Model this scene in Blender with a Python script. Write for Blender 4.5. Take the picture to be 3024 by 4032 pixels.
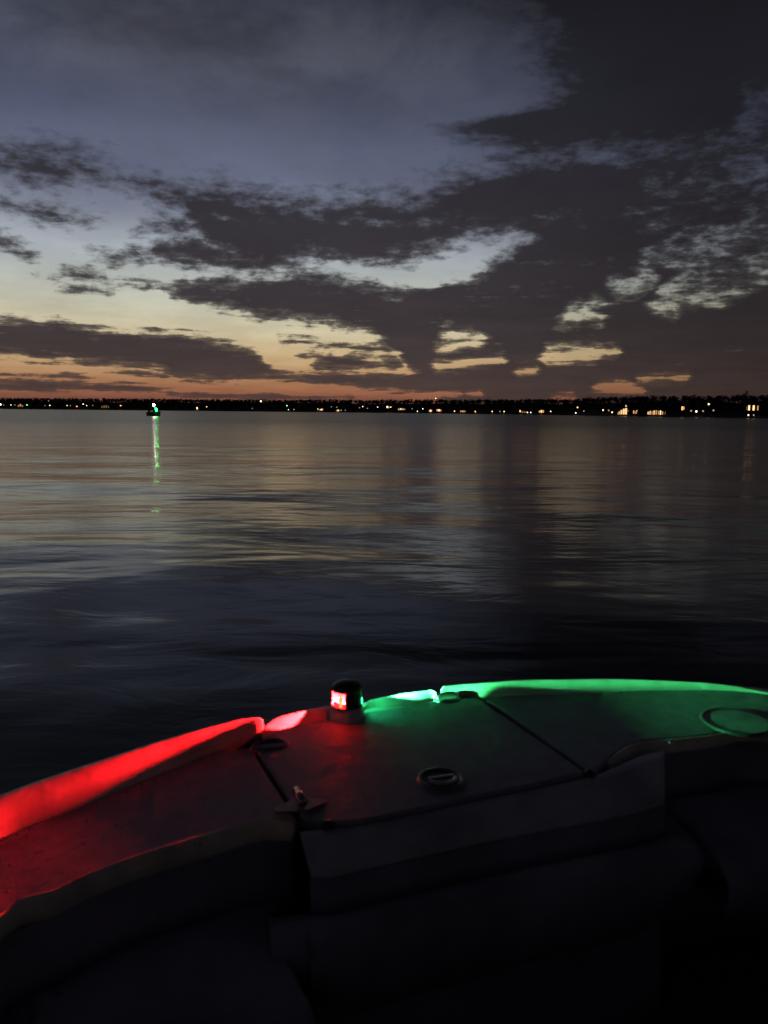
import bpy, bmesh, math, random
from mathutils import Vector, Matrix, noise as mnoise

for ob in list(bpy.data.objects):
    bpy.data.objects.remove(ob)
scene = bpy.context.scene
COL = scene.collection
R = math.radians

# ------------------------------------------------------------------ camera
CAM_Z = 1.9
cam_data = bpy.data.cameras.new('camera')
cam_data.sensor_fit = 'VERTICAL'
cam_data.sensor_height = 34.6
cam_data.lens = 26.0
cam_data.clip_start = 0.05
cam_data.clip_end = 6000
cam_data.dof.use_dof = True
cam_data.dof.focus_distance = 60.0
cam_data.dof.aperture_fstop = 4.6
cam = bpy.data.objects.new('camera', cam_data)
COL.objects.link(cam)
cam.matrix_world = Matrix.Translation((0, 0, CAM_Z)) @ Matrix.Rotation(R(90 - 7.5), 4, 'X') @ Matrix.Rotation(R(0.53), 4, 'Z')
scene.camera = cam

scene.render.engine = 'CYCLES'
scene.cycles.use_denoising = True
scene.cycles.use_adaptive_sampling = True
scene.cycles.adaptive_threshold = 0.01
scene.cycles.adaptive_min_samples = 20
scene.cycles.sample_clamp_indirect = 4.0
scene.cycles.max_bounces = 6
scene.cycles.transparent_max_bounces = 8
scene.cycles.caustics_reflective = False
scene.cycles.caustics_refractive = False
scene.view_settings.view_transform = 'Standard'
scene.view_settings.look = 'None'
scene.view_settings.exposure = 0.0
scene.view_settings.gamma = 1.0


def lin(r, g, b, a=1.0):
    f = lambda c: (c / 255 / 12.92) if c / 255 <= 0.04045 else ((c / 255 + 0.055) / 1.055) ** 2.4
    return (f(r), f(g), f(b), a)

# ------------------------------------------------------------------ sky after sunset
# Cloud banks as (azimuth, elevation) outlines in degrees, upper and lower edge of each bank.
CLOUD_BANDS = {
 'A': ([(-27.15, 15.62), (-25.58, 15.7), (-23.95, 16.05), (-22.0, 16.37), (-20.02, 16.24), (-18.58, 15.84), (-17.4, 15.48), (-15.89, 15.67), (-14.99, 15.32), (-14.07, 15.1), (-11.88, 15.25), (-10.3, 14.85), (-7.73, 14.74), (-5.13, 14.6), (-3.16, 15.03), (-0.19, 14.93), (2.11, 15.09), (4.07, 15.66), (7.32, 16.09), (9.56, 16.25)], [(-27.23, 14.31), (-25.65, 14.38), (-24.05, 14.09), (-22.39, 13.94), (-20.67, 14.34), (-18.92, 14.62), (-17.44, 14.36), (-15.94, 13.97), (-14.43, 13.35), (-13.84, 12.07), (-12.61, 10.63), (-11.02, 10.1), (-9.09, 9.61), (-6.46, 10.44), (-3.81, 10.57), (-1.15, 9.93), (0.19, 10.16), (1.52, 10.26), (3.83, 11.1), (5.47, 11.86), (7.43, 12.13), (9.7, 12.27)]),
 'B': ([(-17.68, 11.64), (-16.9, 12.39), (-15.68, 12.71), (-13.19, 13.05)], [(-17.69, 11.58), (-16.63, 11.6), (-15.39, 11.82), (-13.22, 11.51)]),
 'C': ([(-18.64, 10.1), (-17.87, 10.57), (-16.34, 10.81), (-15.71, 11.36), (-13.21, 12.1), (-9.73, 10.46)], [(-18.64, 10.04), (-16.37, 9.89), (-14.21, 9.64), (-12.32, 9.36), (-9.74, 9.4)]),
 'D': ([(-20.32, 8.51), (-18.23, 8.75), (-16.41, 8.67), (-15.16, 8.89), (-13.59, 9.12), (-11.68, 9.33), (-9.74, 9.28), (-7.78, 9.6), (-5.8, 9.9), (-3.81, 9.76), (-1.48, 9.29), (-0.13, 8.8), (3.22, 8.6), (5.54, 8.97), (6.84, 9.68), (7.8, 10.6), (9.08, 11.49), (10.02, 12.14)], [(-20.33, 8.45), (-16.41, 8.52), (-15.49, 8.42), (-14.88, 7.92), (-13.63, 7.35), (-12.04, 7.0), (-10.43, 6.67), (-8.8, 6.34), (-6.48, 6.2), (-4.48, 6.17), (-2.47, 5.81), (-1.12, 5.5), (-0.1, 4.86), (0.93, 3.87), (1.96, 2.78), (10.36, 1.99)]),
 'E': ([(-27.71, 5.51), (-26.1, 5.67), (-25.27, 5.95), (-23.61, 5.81), (-22.03, 5.89), (-21.03, 5.57), (-18.65, 5.28), (-16.5, 5.45), (-14.31, 5.28), (-12.08, 4.87), (-10.14, 4.43), (-9.29, 3.99), (-8.67, 3.32), (-7.84, 2.84)], [(-27.84, 3.24), (-26.22, 3.3), (-24.57, 3.12), (-22.01, 3.02), (-19.64, 2.78), (-17.51, 2.9), (-15.96, 2.68), (-15.02, 2.18), (-11.81, 2.05), (-9.84, 2.21), (-7.84, 2.57)]),
 'E2': ([(-15.02, 2.18), (-11.8, 2.57), (-9.17, 2.81), (-6.5, 2.66), (-4.48, 2.88), (-2.45, 2.71), (-0.08, 2.73), (2.3, 2.75), (5.67, 2.97)], [(-15.03, 1.99), (-11.81, 1.91), (-9.18, 2.22), (-6.51, 1.93), (-2.45, 1.71), (2.32, 1.28), (5.72, 1.04)]),
 'F1': ([(-27.89, 2.17), (-26.27, 2.31), (-24.05, 2.32), (-21.45, 2.17), (-20.42, 2.1)], [(-27.91, 1.94), (-26.29, 2.01), (-23.49, 2.02), (-20.42, 2.0)]),
 'F2': ([(-27.92, 1.76), (-26.3, 1.83), (-23.5, 1.81), (-21.17, 1.8), (-19.38, 1.77), (-17.23, 1.66), (-15.99, 1.32), (-12.8, 1.11), (-7.86, 1.04), (-2.45, 0.97)], [(-27.95, 1.1), (-26.33, 1.14), (-19.4, 1.14), (-17.25, 1.11), (-14.42, 0.86), (-7.86, 0.77), (-2.45, 0.8)]),
 'F3': ([(-19.66, 2.46), (-17.52, 2.55), (-15.34, 2.31)], [(-19.66, 2.4), (-17.53, 2.26), (-15.34, 2.24)]),
 'G': ([(-7.76, 4.87), (-6.49, 5.0), (-4.48, 4.8), (-2.46, 4.63), (0.24, 4.86)], [(-7.76, 4.81), (-5.15, 4.59), (-2.46, 4.37), (0.25, 3.93)]),
 'H': ([(-5.33, 3.47), (-3.81, 3.95), (-2.12, 3.98), (-0.09, 4.0), (1.27, 3.78)], [(-5.33, 2.87), (-2.45, 2.98), (-0.08, 3.13), (1.28, 3.08)]),
 'H2': ([(-6.5, 3.91), (-5.83, 4.02), (-4.48, 3.95)], [(-6.5, 3.85), (-5.49, 3.86), (-4.48, 3.81)]),
 'I1': ([(-27.29, 13.17), (-25.72, 13.17), (-24.09, 13.21), (-22.71, 13.08), (-19.44, 12.37)], [(-27.31, 12.79), (-25.74, 12.76), (-24.14, 12.33), (-22.48, 12.13), (-21.34, 11.98), (-19.45, 12.14)]),
 'I2': ([(-27.4, 11.21), (-25.82, 11.11), (-25.3, 10.88), (-24.5, 10.39), (-23.87, 9.88)], [(-27.51, 9.27), (-25.9, 9.7), (-25.09, 9.66), (-23.88, 9.65)]),
 'I3': ([(-24.17, 8.65), (-22.61, 9.11), (-20.3, 9.16), (-19.58, 8.73)], [(-24.18, 8.59), (-22.64, 8.35), (-20.33, 8.39), (-19.58, 8.61)]),
 'I4': ([(-22.73, 7.7), (-21.79, 8.11), (-20.34, 8.03), (-18.92, 7.87)], [(-22.73, 7.67), (-20.94, 7.63), (-18.93, 7.81)]),
 'I5': ([(-20.56, 10.08), (-19.08, 10.25), (-17.28, 10.07)], [(-20.56, 9.97), (-18.81, 9.44), (-17.3, 9.65)]),
}
MASS_EDGE = [(26.03, 7.01), (24.47, 9.26), (22.85, 11.5), (21.53, 12.33), (20.5, 12.06), (19.97, 9.74), (19.45, 5.29), (18.77, 4.82), (18.19, 5.96), (17.57, 8.08), (17.04, 7.29), (16.44, 8.27), (15.89, 7.32), (15.5, 5.06), (14.65, 2.12), (12.47, 8.72), (12.14, 10.02), (11.26, 8.6), (10.05, 7.55), (9.12, 6.69), (8.56, 2.21), (7.84, -0.12), (6.23, -0.28), (5.58, 0.3), (4.76, 0.58), (3.78, 1.44), (2.79, 2.3), (2.44, 0.61), (1.95, 2.31), (1.29, 4.36)]
CLOUD_GAPS = {
 'g1': ([(4.01, 5.34), (4.78, 5.73), (5.95, 5.6), (7.12, 5.34)], [(4.02, 5.08), (5.13, 5.01), (7.12, 5.21)], 1.0),
 'g1b': ([(4.02, 4.68), (5.63, 4.95), (6.96, 5.01)], [(4.03, 4.42), (5.64, 4.62), (6.97, 4.85)], 1.1),
 'g1c': ([(3.71, 3.36), (5.66, 3.6), (7.33, 3.77), (8.49, 3.83)], [(3.72, 3.03), (5.67, 3.24), (7.33, 3.57), (8.49, 3.67)], 1.0),
 'g2': ([(11.53, 4.28), (12.72, 4.4), (13.83, 4.58), (15.34, 4.73)], [(11.55, 3.63), (13.23, 3.62), (15.14, 3.74), (15.38, 3.93)], 1.2),
 'g2b': ([(15.27, 4.25), (16.36, 4.33)], [(15.28, 3.99), (16.37, 4.08)], 0.4),
 'g3': ([(12.54, 6.57), (13.09, 7.07), (14.03, 7.33), (15.16, 6.65)], [(12.55, 6.19), (13.12, 6.5), (14.06, 6.67), (15.18, 6.4)], 0.9),
 'g3b': ([(14.27, 7.67), (14.7, 7.84), (15.28, 7.52)], [(14.29, 7.36), (14.98, 7.28), (15.29, 7.4)], 0.3),
 'g3c': ([(15.53, 8.87), (16.47, 8.65), (17.22, 8.81), (18.55, 9.41)], [(15.54, 8.68), (16.18, 8.29), (17.24, 8.44), (18.57, 8.99)], -0.2),
 'g4': ([(9.28, 2.91), (10.0, 3.05), (10.91, 3.18)], [(9.28, 2.75), (10.01, 2.78), (10.92, 2.95)], 1.4),
 'g5': ([(14.85, 1.68), (15.53, 2.06), (16.77, 2.19), (17.72, 1.87), (18.34, 1.74)], [(14.85, 1.48), (16.18, 1.42), (18.36, 1.3)], 1.2),
 'g5b': ([(17.94, 2.38), (19.52, 2.5), (21.15, 2.61)], [(17.95, 2.19), (19.53, 2.25), (21.17, 2.36)], 0.6),
 'g5c': ([(12.03, 1.08), (13.65, 1.28)], [(12.04, 0.81), (13.66, 0.82)], 1.0),
 'g5d': ([(3.68, 1.29), (5.03, 1.37), (5.71, 1.24)], [(3.68, 1.09), (5.21, 1.07), (5.72, 1.1)], 1.0),
 'g5e': ([(6.05, 1.31), (7.06, 1.31)], [(6.05, 1.11), (7.06, 1.11)], 0.8),
 'g6': ([(19.5, 8.41), (20.94, 8.94), (22.93, 9.13), (25.12, 9.48), (27.24, 9.76)], [(19.52, 8.05), (21.01, 7.66), (23.03, 7.48), (25.18, 8.6), (27.3, 8.91)], -0.45),
 'g6b': ([(18.2, 10.44), (20.48, 11.8), (22.78, 11.49), (27.13, 11.28)], [(18.21, 10.14), (20.57, 10.2), (22.87, 10.06), (27.18, 10.59)], -0.75),
 'g6c': ([(18.81, 7.29), (20.44, 7.35)], [(18.83, 7.05), (20.46, 7.11)], 0.6),
 'g7': ([(17.15, 13.3), (18.55, 14.9), (20.29, 15.04), (22.55, 15.11), (26.88, 14.65)], [(17.17, 12.84), (18.66, 12.92), (21.0, 12.75), (22.75, 12.06), (27.08, 11.97)], -1.3),
 'g8': ([(23.08, 17.43), (23.65, 19.02), (24.48, 18.66), (26.61, 18.25)], [(23.16, 16.38), (24.15, 15.75), (24.96, 15.71), (26.8, 15.7)], -0.75),
}

world = bpy.data.worlds.new('World')
scene.world = world
world.use_nodes = True
NT = world.node_tree
NT.nodes.clear()


class S:
    """a socket with arithmetic"""
    tree = None

    def __init__(self, s):
        self.s = s

    @staticmethod
    def op(kind, *args, clamp=False):
        nd = S.tree.nodes.new('ShaderNodeMath')
        nd.operation = kind
        nd.use_clamp = clamp
        for i, a in enumerate(args):
            if isinstance(a, S):
                S.tree.links.new(a.s, nd.inputs[i])
            else:
                nd.inputs[i].default_value = a
        return S(nd.outputs[0])

    def __add__(self, o): return S.op('ADD', self, o)
    def __radd__(self, o): return S.op('ADD', o, self)
    def __sub__(self, o): return S.op('SUBTRACT', self, o)
    def __rsub__(self, o): return S.op('SUBTRACT', o, self)
    def __mul__(self, o): return S.op('MULTIPLY', self, o)
    def __rmul__(self, o): return S.op('MULTIPLY', o, self)
    def __truediv__(self, o): return S.op('DIVIDE', self, o)
    def min(self, o): return S.op('MINIMUM', self, o)
    def max(self, o): return S.op('MAXIMUM', self, o)


def remap(x, a, b, c, d, smooth=True):
    nd = S.tree.nodes.new('ShaderNodeMapRange')
    nd.interpolation_type = 'SMOOTHSTEP' if smooth else 'LINEAR'
    nd.clamp = True
    S.tree.links.new(x.s, nd.inputs['Value'])
    for k, v in zip(('From Min', 'From Max', 'To Min', 'To Max'), (a, b, c, d)):
        if isinstance(v, S):
            S.tree.links.new(v.s, nd.inputs[k])
        else:
            nd.inputs[k].default_value = v
    return S(nd.outputs['Result'])


def fcurve(x, pts):
    """piecewise linear function, x and y already in 0..1"""
    nd = S.tree.nodes.new('ShaderNodeFloatCurve')
    S.tree.links.new(x.s, nd.inputs['Value'])
    m = nd.mapping
    m.use_clip = False
    m.extend = 'HORIZONTAL'
    c = m.curves[0]
    pts = sorted(pts)
    while len(c.points) < len(pts):
        c.points.new(0.5, 0.5)
    for p, (px, py) in zip(c.points, pts):
        p.location = (px, py)
        p.handle_type = 'VECTOR'
    m.update()
    return S(nd.outputs[0])


def ramp(x, stops):
    nd = S.tree.nodes.new('ShaderNodeValToRGB')
    S.tree.links.new(x.s, nd.inputs[0])
    cr = nd.color_ramp
    cr.interpolation = 'LINEAR'
    while len(cr.elements) < len(stops):
        cr.elements.new(0.5)
    for e_, (p, c) in zip(cr.elements, sorted(stops)):
        e_.position = p
        e_.color = c
    return nd.outputs[0]


def fbm(vec, scale, detail, rough=0.55, dist=0.0):
    nd = S.tree.nodes.new('ShaderNodeTexNoise')
    nd.noise_dimensions = '3D'
    nd.inputs['Scale'].default_value = scale
    nd.inputs['Detail'].default_value = detail
    nd.inputs['Roughness'].default_value = rough
    nd.inputs['Distortion'].default_value = dist
    S.tree.links.new(vec, nd.inputs['Vector'])
    return S(nd.outputs['Fac'])


def xyz(a, b, c):
    nd = S.tree.nodes.new('ShaderNodeCombineXYZ')
    for i, v in enumerate((a, b, c)):
        if isinstance(v, S):
            S.tree.links.new(v.s, nd.inputs[i])
        else:
            nd.inputs[i].default_value = v
    return nd.outputs[0]


def mixc(fac, a, b, mode='MIX'):
    nd = S.tree.nodes.new('ShaderNodeMix')
    nd.data_type = 'RGBA'
    nd.blend_type = mode
    for sock, v in ((nd.inputs[0], fac), (nd.inputs[6], a), (nd.inputs[7], b)):
        if isinstance(v, S):
            S.tree.links.new(v.s, sock)
        elif isinstance(v, bpy.types.NodeSocket):
            S.tree.links.new(v, sock)
        else:
            sock.default_value = v
    return nd.outputs[2]


S.tree = NT
tc = NT.nodes.new('ShaderNodeTexCoord')
sep = NT.nodes.new('ShaderNodeSeparateXYZ')
NT.links.new(tc.outputs['Generated'], sep.inputs[0])
dx, dy, dz = (S(sep.outputs[i]) for i in range(3))
az0 = S.op('ARCTAN2', dx, dy) * 57.29578
el0 = S.op('ARCSINE', dz) * 57.29578
elp = el0.max(0.0)
# flat cloud deck seen in perspective
den = dz.max(0.0) + 0.085
plane = xyz(dx / den, dy / den, 0.0)
amp = elp * 0.045 + 0.16                       # ragged edge size in degrees
big = fbm(plane, 1.3, 3.0) - 0.5
big2 = fbm(xyz(dx / den + 7.3, dy / den, 3.1), 1.7, 3.0) - 0.5
el = el0 + big * amp * 1.6
az = az0 + big2 * (amp * 4.0)
ax = (az + 45.0) / 90.0
# fine = edge raggedness
fine = (fbm(xyz(dx / den, dy / den, 9.0), 3.2, 5.0, 0.6) - 0.5) * 3.0
tiny = (fbm(xyz(dx, dy, dz * 2.4), 48.0, 5.0, 0.6) - 0.5) * 4.2


def nrm(pts, push):
    pts = sorted(pts)
    a0, e0 = pts[0]
    a1, e1 = pts[-1]
    full = [(a0 - 0.9, e0 + push)] + pts + [(a1 + 0.9, e1 + push)]
    if a0 < -26.5:
        full = pts + full[-1:]
    if a1 > 26.5:
        full = full[:-1]
    return [((a + 45) / 90, (e_ + 5) / 40) for a, e_ in full]


eln = (el + 5.0) / 40.0
kk = S.op('DIVIDE', 40.0, amp)
nkk = kk * -1.0


def band(top, bot):
    return (fcurve(ax, nrm(top, -1.2)) - eln).min(eln - fcurve(ax, nrm(bot, 1.2)))


D = None
for top, bot in CLOUD_BANDS.values():
    d = band(top, bot)
    D = d if D is None else D.max(d)
edge = fcurve(eln, [((e_ + 5) / 40, (a + 45) / 90) for e_, a in MASS_EDGE]) * 90.0 - 45.0
D = (D * kk).max((az - edge) / (amp * 1.4))
D = D.min(4.0).max(-2.0)
for top, bot, depth in CLOUD_GAPS.values():
    D = D.min((band(top, bot) * nkk).max(-depth))
# outside the traced part of the sky the same kind of broken cloud goes on
absaz = S.op('ABSOLUTE', az0)
wide = remap(absaz, 29.0, 40.0, 0.0, 1.0)
high = remap(el0, 26.0, 33.0, 0.0, 1.0)
out_w = wide.max(high)
generic = big * 4.0 + 1.3
D = D + (generic - D) * out_w
streak = (fbm(xyz(az0 * 0.22, el0 * 2.6, 6.0), 1.0, 4.0, 0.6, 0.3) - 0.5) * 4.0 * remap(elp, 3.0, 12.0, 1.0, 0.15)
dens = D + fine * 1.15 + streak * 1.25 + tiny * remap(elp, 1.0, 9.0, 0.75, 1.1)
soft = remap(elp, 2.0, 22.0, 0.55, 1.6)
alpha = remap(dens, soft * -1.0, soft, 0.0, 1.0)
# thin veil high up
veil_n = fbm(xyz(dx / den + dy / den * 0.3, dy / den * 0.8, 21.0), 2.3, 6.0, 0.62, 0.5)
veil = remap(veil_n, 0.38, 0.68, 0.0, 1.0) * remap(elp, 11.0, 21.0, 0.0, 0.8)
murk = remap(fbm(xyz(dx / den, dy / den, 31.0), 1.9, 5.0, 0.6), 0.42, 0.66, 0.0, 1.0) * remap(elp, 17.0, 25.0, 0.0, 0.6)

ee = elp / 60.0
clear = ramp(ee, [(0.0, lin(92, 62, 55)), (0.012, lin(124, 79, 65)), (0.022, lin(152, 98, 73)), (0.034, lin(166, 120, 86)), (0.05, lin(186, 150, 110)),
                  (0.068, lin(204, 178, 136)), (0.092, lin(204, 192, 160)), (0.12, lin(192, 191, 172)), (0.15, lin(182, 187, 182)), (0.18, lin(166, 173, 180)),
                  (0.22, lin(126, 132, 149)), (0.265, lin(99, 106, 128)), (0.32, lin(80, 86, 108)), (0.39, lin(65, 69, 85)), (0.45, lin(54, 57, 69)), (0.55, lin(42, 44, 54)),
                  (1.0, lin(28, 30, 39))])
cloud = ramp(ee, [(0.0, lin(76, 56, 52)), (0.03, lin(74, 60, 57)), (0.07, lin(66, 57, 57)), (0.12, lin(60, 54, 57)), (0.18, lin(56, 52, 57)), (0.26, lin(51, 49, 56)),
                  (0.34, lin(44, 44, 52)), (0.44, lin(36, 36, 43)), (0.6, lin(28, 28, 34)), (1.0, lin(22, 23, 28))])
veilc = ramp(ee, [(0.25, lin(98, 100, 118)), (0.33, lin(88, 91, 108)), (0.40, lin(82, 84, 96)), (0.45, lin(74, 75, 85)), (1.0, lin(38, 39, 46))])
col = mixc(veil, clear, veilc)
col = mixc(murk, col, cloud)
# thin parts of the clouds let more of the sky through
thin = remap(dens, 0.2, 1.8, 0.12, 0.0)
col = mixc(alpha * (1.0 - thin), col, cloud)
# soft brightness play inside the clouds and a darker sky away from the sunset
play = remap(big2 * 0.8 + fine * 0.16 + tiny * 0.05, -0.42, 0.42, 0.84, 1.16)
sunset_az = S.op('ABSOLUTE', az0 + 10.0)
away = remap(sunset_az, 10.0, 150.0, 1.0, 0.5) 
away2 = remap(az0 + elp * 0.5, 2.0, 34.0, 1.0, 0.56) * remap(az0, 30.0, 170.0, 1.0, 1.0)
strength = play * away * away2
bg = NT.nodes.new('ShaderNodeBackground')
NT.links.new(col, bg.inputs['Color'])
NT.links.new(strength.s, bg.inputs['Strength'])
wo = NT.nodes.new('ShaderNodeOutputWorld')
NT.links.new(bg.outputs[0], wo.inputs['Surface'])
world.cycles.sampling_method = 'MANUAL'
world.cycles.sample_map_resolution = 512

# ------------------------------------------------------------------ helpers
def tag(ob, label=None, cat=None, group=None, kind=None):
    for k, v in (('label', label), ('category', cat), ('group', group), ('kind', kind)):
        if v:
            ob[k] = v
    return ob


def empty(name, loc=(0, 0, 0), rz=0.0):
    ob = bpy.data.objects.new(name, None)
    ob.location = loc
    ob.rotation_euler = (0, 0, rz)
    ob.empty_display_size = 0.2
    COL.objects.link(ob)
    return ob


def mesh_ob(name, me, mat, parent=None, loc=None):
    ob = bpy.data.objects.new(name, me)
    if mat and not me.materials:
        me.materials.append(mat)
    COL.objects.link(ob)
    if parent:
        ob.parent = parent
    if loc:
        ob.location = loc
    return ob


def from_pydata(name, v, f, mat, parent=None, smooth=True, loc=None):
    me = bpy.data.meshes.new(name)
    me.from_pydata(v, [], f)
    me.update()
    if smooth:
        me.polygons.foreach_set('use_smooth', [True] * len(me.polygons))
    return mesh_ob(name, me, mat, parent, loc)


def bm_ob(name, bm, mat, parent=None, smooth=False, loc=None):
    bmesh.ops.recalc_face_normals(bm, faces=bm.faces)
    me = bpy.data.meshes.new(name)
    bm.to_mesh(me)
    bm.free()
    if smooth:
        me.polygons.foreach_set('use_smooth', [True] * len(me.polygons))
    return mesh_ob(name, me, mat, parent, loc)


def box(bm, x0, x1, y0, y1, z0, z1):
    vs = [bm.verts.new(p) for p in ((x0, y0, z0), (x1, y0, z0), (x1, y1, z0), (x0, y1, z0), (x0, y0, z1), (x1, y0, z1), (x1, y1, z1), (x0, y1, z1))]
    for f in ((0, 3, 2, 1), (4, 5, 6, 7), (0, 1, 5, 4), (1, 2, 6, 5), (2, 3, 7, 6), (3, 0, 4, 7)):
        bm.faces.new([vs[i] for i in f])


def lathe(bm, prof, seg=20, a0=0.0, a1=2 * math.pi, c=(0, 0, 0)):
    full = abs(a1 - a0 - 2 * math.pi) < 1e-6
    n = seg if full else seg + 1
    rings = []
    for r, z in prof:
        rings.append([bm.verts.new((c[0] + r * math.cos(a0 + (a1 - a0) * i / seg), c[1] + r * math.sin(a0 + (a1 - a0) * i / seg), c[2] + z)) for i in range(n)])
    for a, b in zip(rings, rings[1:]):
        for i in range(seg):
            j = (i + 1) % n
            bm.faces.new((a[i], a[j], b[j], b[i]))
    return rings


def tube_mesh(bm, pts, rad, seg=8, cap=True):
    pts = [Vector(p) for p in pts]
    rings = []
    for i, p in enumerate(pts):
        t = (pts[min(i + 1, len(pts) - 1)] - pts[max(i - 1, 0)]).normalized()
        u = t.cross(Vector((0, 0, 1)))
        if u.length < 1e-4:
            u = Vector((1, 0, 0))
        u.normalize()
        w = u.cross(t)
        r = rad[i] if isinstance(rad, (list, tuple)) else rad
        rings.append([bm.verts.new(p + (u * math.cos(k * 2 * math.pi / seg) + w * math.sin(k * 2 * math.pi / seg)) * r) for k in range(seg)])
    for a, b in zip(rings, rings[1:]):
        for k in range(seg):
            bm.faces.new((a[k], a[(k + 1) % seg], b[(k + 1) % seg], b[k]))
    if cap:
        bm.faces.new(rings[0])
        bm.faces.new(rings[-1])


def smooth_curve(pts, n):
    """Catmull-Rom through the points, resampled to n points by arc length"""
    P = [Vector(p) for p in pts]
    dense = []
    for i in range(len(P) - 1):
        p0, p1, p2, p3 = P[max(i - 1, 0)], P[i], P[i + 1], P[min(i + 2, len(P) - 1)]
        for k in range(12):
            t = k / 12
            dense.append(0.5 * ((2 * p1) + (p2 - p0) * t + (2 * p0 - 5 * p1 + 4 * p2 - p3) * t * t + (3 * p1 - p0 - 3 * p2 + p3) * t ** 3))
    dense.append(P[-1])
    L = [0.0]
    for a, b in zip(dense, dense[1:]):
        L.append(L[-1] + (b - a).length)
    out, j = [], 0
    for i in range(n):
        s = L[-1] * i / (n - 1)
        while j < len(L) - 2 and L[j + 1] < s:
            j += 1
        t = (s - L[j]) / max(L[j + 1] - L[j], 1e-9)
        out.append(dense[j].lerp(dense[j + 1], min(max(t, 0), 1)))
    return out


def bevel(ob, w, seg=3, ang=35):
    m = ob.modifiers.new('bevel', 'BEVEL')
    m.width = w
    m.segments = seg
    m.limit_method = 'ANGLE'
    m.angle_limit = R(ang)
    return ob


# ------------------------------------------------------------------ materials
def material(name):
    m = bpy.data.materials.new(name)
    m.use_nodes = True
    nt = m.node_tree
    return m, nt, nt.nodes['Principled BSDF']


def plain(name, col, rough=0.5, metal=0.0, bump=None, vary=0.0, coat=0.0):
    m, nt, p = material(name)
    p.inputs['Base Color'].default_value = (*col, 1)
    p.inputs['Roughness'].default_value = rough
    p.inputs['Metallic'].default_value = metal
    p.inputs['Coat Weight'].default_value = coat
    tcn = nt.nodes.new('ShaderNodeTexCoord')
    S.tree = nt
    if vary:
        f = fbm(tcn.outputs['Object'], vary, 5.0, 0.6)
        c = mixc(remap(f, 0.3, 0.7, 0.0, 1.0), (*[x * 0.72 for x in col], 1), (*[min(1, x * 1.2) for x in col], 1))
        nt.links.new(c, p.inputs['Base Color'])
        nt.links.new(remap(f, 0.3, 0.7, rough * 0.8, min(1, rough * 1.25)).s, p.inputs['Roughness'])
    if bump:
        sc_, st, dist = bump
        f = fbm(tcn.outputs['Object'], sc_, 3.0, 0.55)
        b = nt.nodes.new('ShaderNodeBump')
        b.inputs['Strength'].default_value = st
        b.inputs['Distance'].default_value = dist
        nt.links.new(f.s, b.inputs['Height'])
        nt.links.new(b.outputs[0], p.inputs['Normal'])
    return m


def glow(name, col, power):
    m, nt, p = material(name)
    p.inputs['Base Color'].default_value = (0.1, 0.1, 0.1, 1)
    p.inputs['Emission Color'].default_value = (*col, 1)
    p.inputs['Emission Strength'].default_value = power
    return m


M_lip = plain('gelcoat_white', (0.74, 0.72, 0.70), 0.35, vary=6.0, coat=0.2, bump=(24.0, 0.25, 0.004))
M_deck = plain('nonskid_deck', (0.36, 0.35, 0.42), 0.55, vary=14.0, bump=(260.0, 0.9, 0.002))
M_step = plain('smooth_gelcoat', (0.56, 0.54, 0.60), 0.4, vary=5.0, bump=(90.0, 0.2, 0.002))
M_trim = plain('beige_piping', (0.84, 0.75, 0.64), 0.4, vary=8.0, bump=(60.0, 0.3, 0.003))
M_hull = plain('hull_gelcoat', (0.10, 0.11, 0.15), 0.25, vary=2.0)
M_vinyl = plain('navy_vinyl', (0.30, 0.30, 0.38), 0.5, vary=5.0, bump=(160.0, 0.3, 0.001))
M_floor = plain('cockpit_carpet', (0.12, 0.12, 0.13), 0.95, vary=20.0, bump=(300.0, 0.6, 0.004))
M_black = plain('black_plastic', (0.012, 0.012, 0.013), 0.4, vary=30.0)
M_chrome = plain('stainless_steel', (0.55, 0.55, 0.56), 0.22, 1.0, vary=40.0)
M_darkmetal = plain('dull_metal', (0.22, 0.22, 0.23), 0.4, 0.8, vary=40.0)

# ------------------------------------------------------------------ lake
S.tree = None
m_water, nt, p = material('lake_water')
p.inputs['Base Color'].default_value = (0.004, 0.006, 0.008, 1)
p.inputs['Roughness'].default_value = 0.06
p.inputs['Specular Tint'].default_value = (1, 1, 1, 1)
p.inputs['IOR'].default_value = 1.33
p.inputs['Specular IOR Level'].default_value = 0.38
S.tree = nt
geo = nt.nodes.new('ShaderNodeNewGeometry')
sp = nt.nodes.new('ShaderNodeSeparateXYZ')
nt.links.new(geo.outputs['Position'], sp.inputs[0])
px_, py_ = S(sp.outputs[0]), S(sp.outputs[1])
dist = S.op('SQRT', px_ * px_ + py_ * py_)
h1 = fbm(xyz(px_ * 0.35, py_ * 0.8, 0.0), 0.5, 3.0, 0.5, 0.4)          # long ripples
h2 = fbm(xyz(px_ * 0.5, py_ * 1.0, 5.0), 1.5, 4.0, 0.55, 0.6)          # short ripples
patch = remap(fbm(xyz(px_ * 0.5, py_ * 1.0, 2.0), 0.06, 2.0), 0.35, 0.65, 0.45, 1.0)
hh = h1 * 0.55 + h2 * 0.115 * patch
bn = nt.nodes.new('ShaderNodeBump')
bn.inputs['Strength'].default_value = 1.0
bn.inputs['Distance'].default_value = 0.16
nt.links.new(hh.s, bn.inputs['Height'])
nt.links.new(bn.outputs[0], p.inputs['Normal'])
nt.links.new(remap(dist, 3.0, 120.0, 0.11, 0.28, False).s, p.inputs['Roughness'])

rng = random.Random(4)
waves = []
for lam, a_, d_ in ((9.0, 0.030, 80), (6.3, 0.024, 97), (4.1, 0.017, 68), (2.9, 0.011, 112), (2.0, 0.007, 85), (13.0, 0.03, 105)):
    th = R(d_)
    waves.append((2 * math.pi / lam, a_, math.cos(th), math.sin(th), rng.uniform(0, 6.28)))


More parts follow.
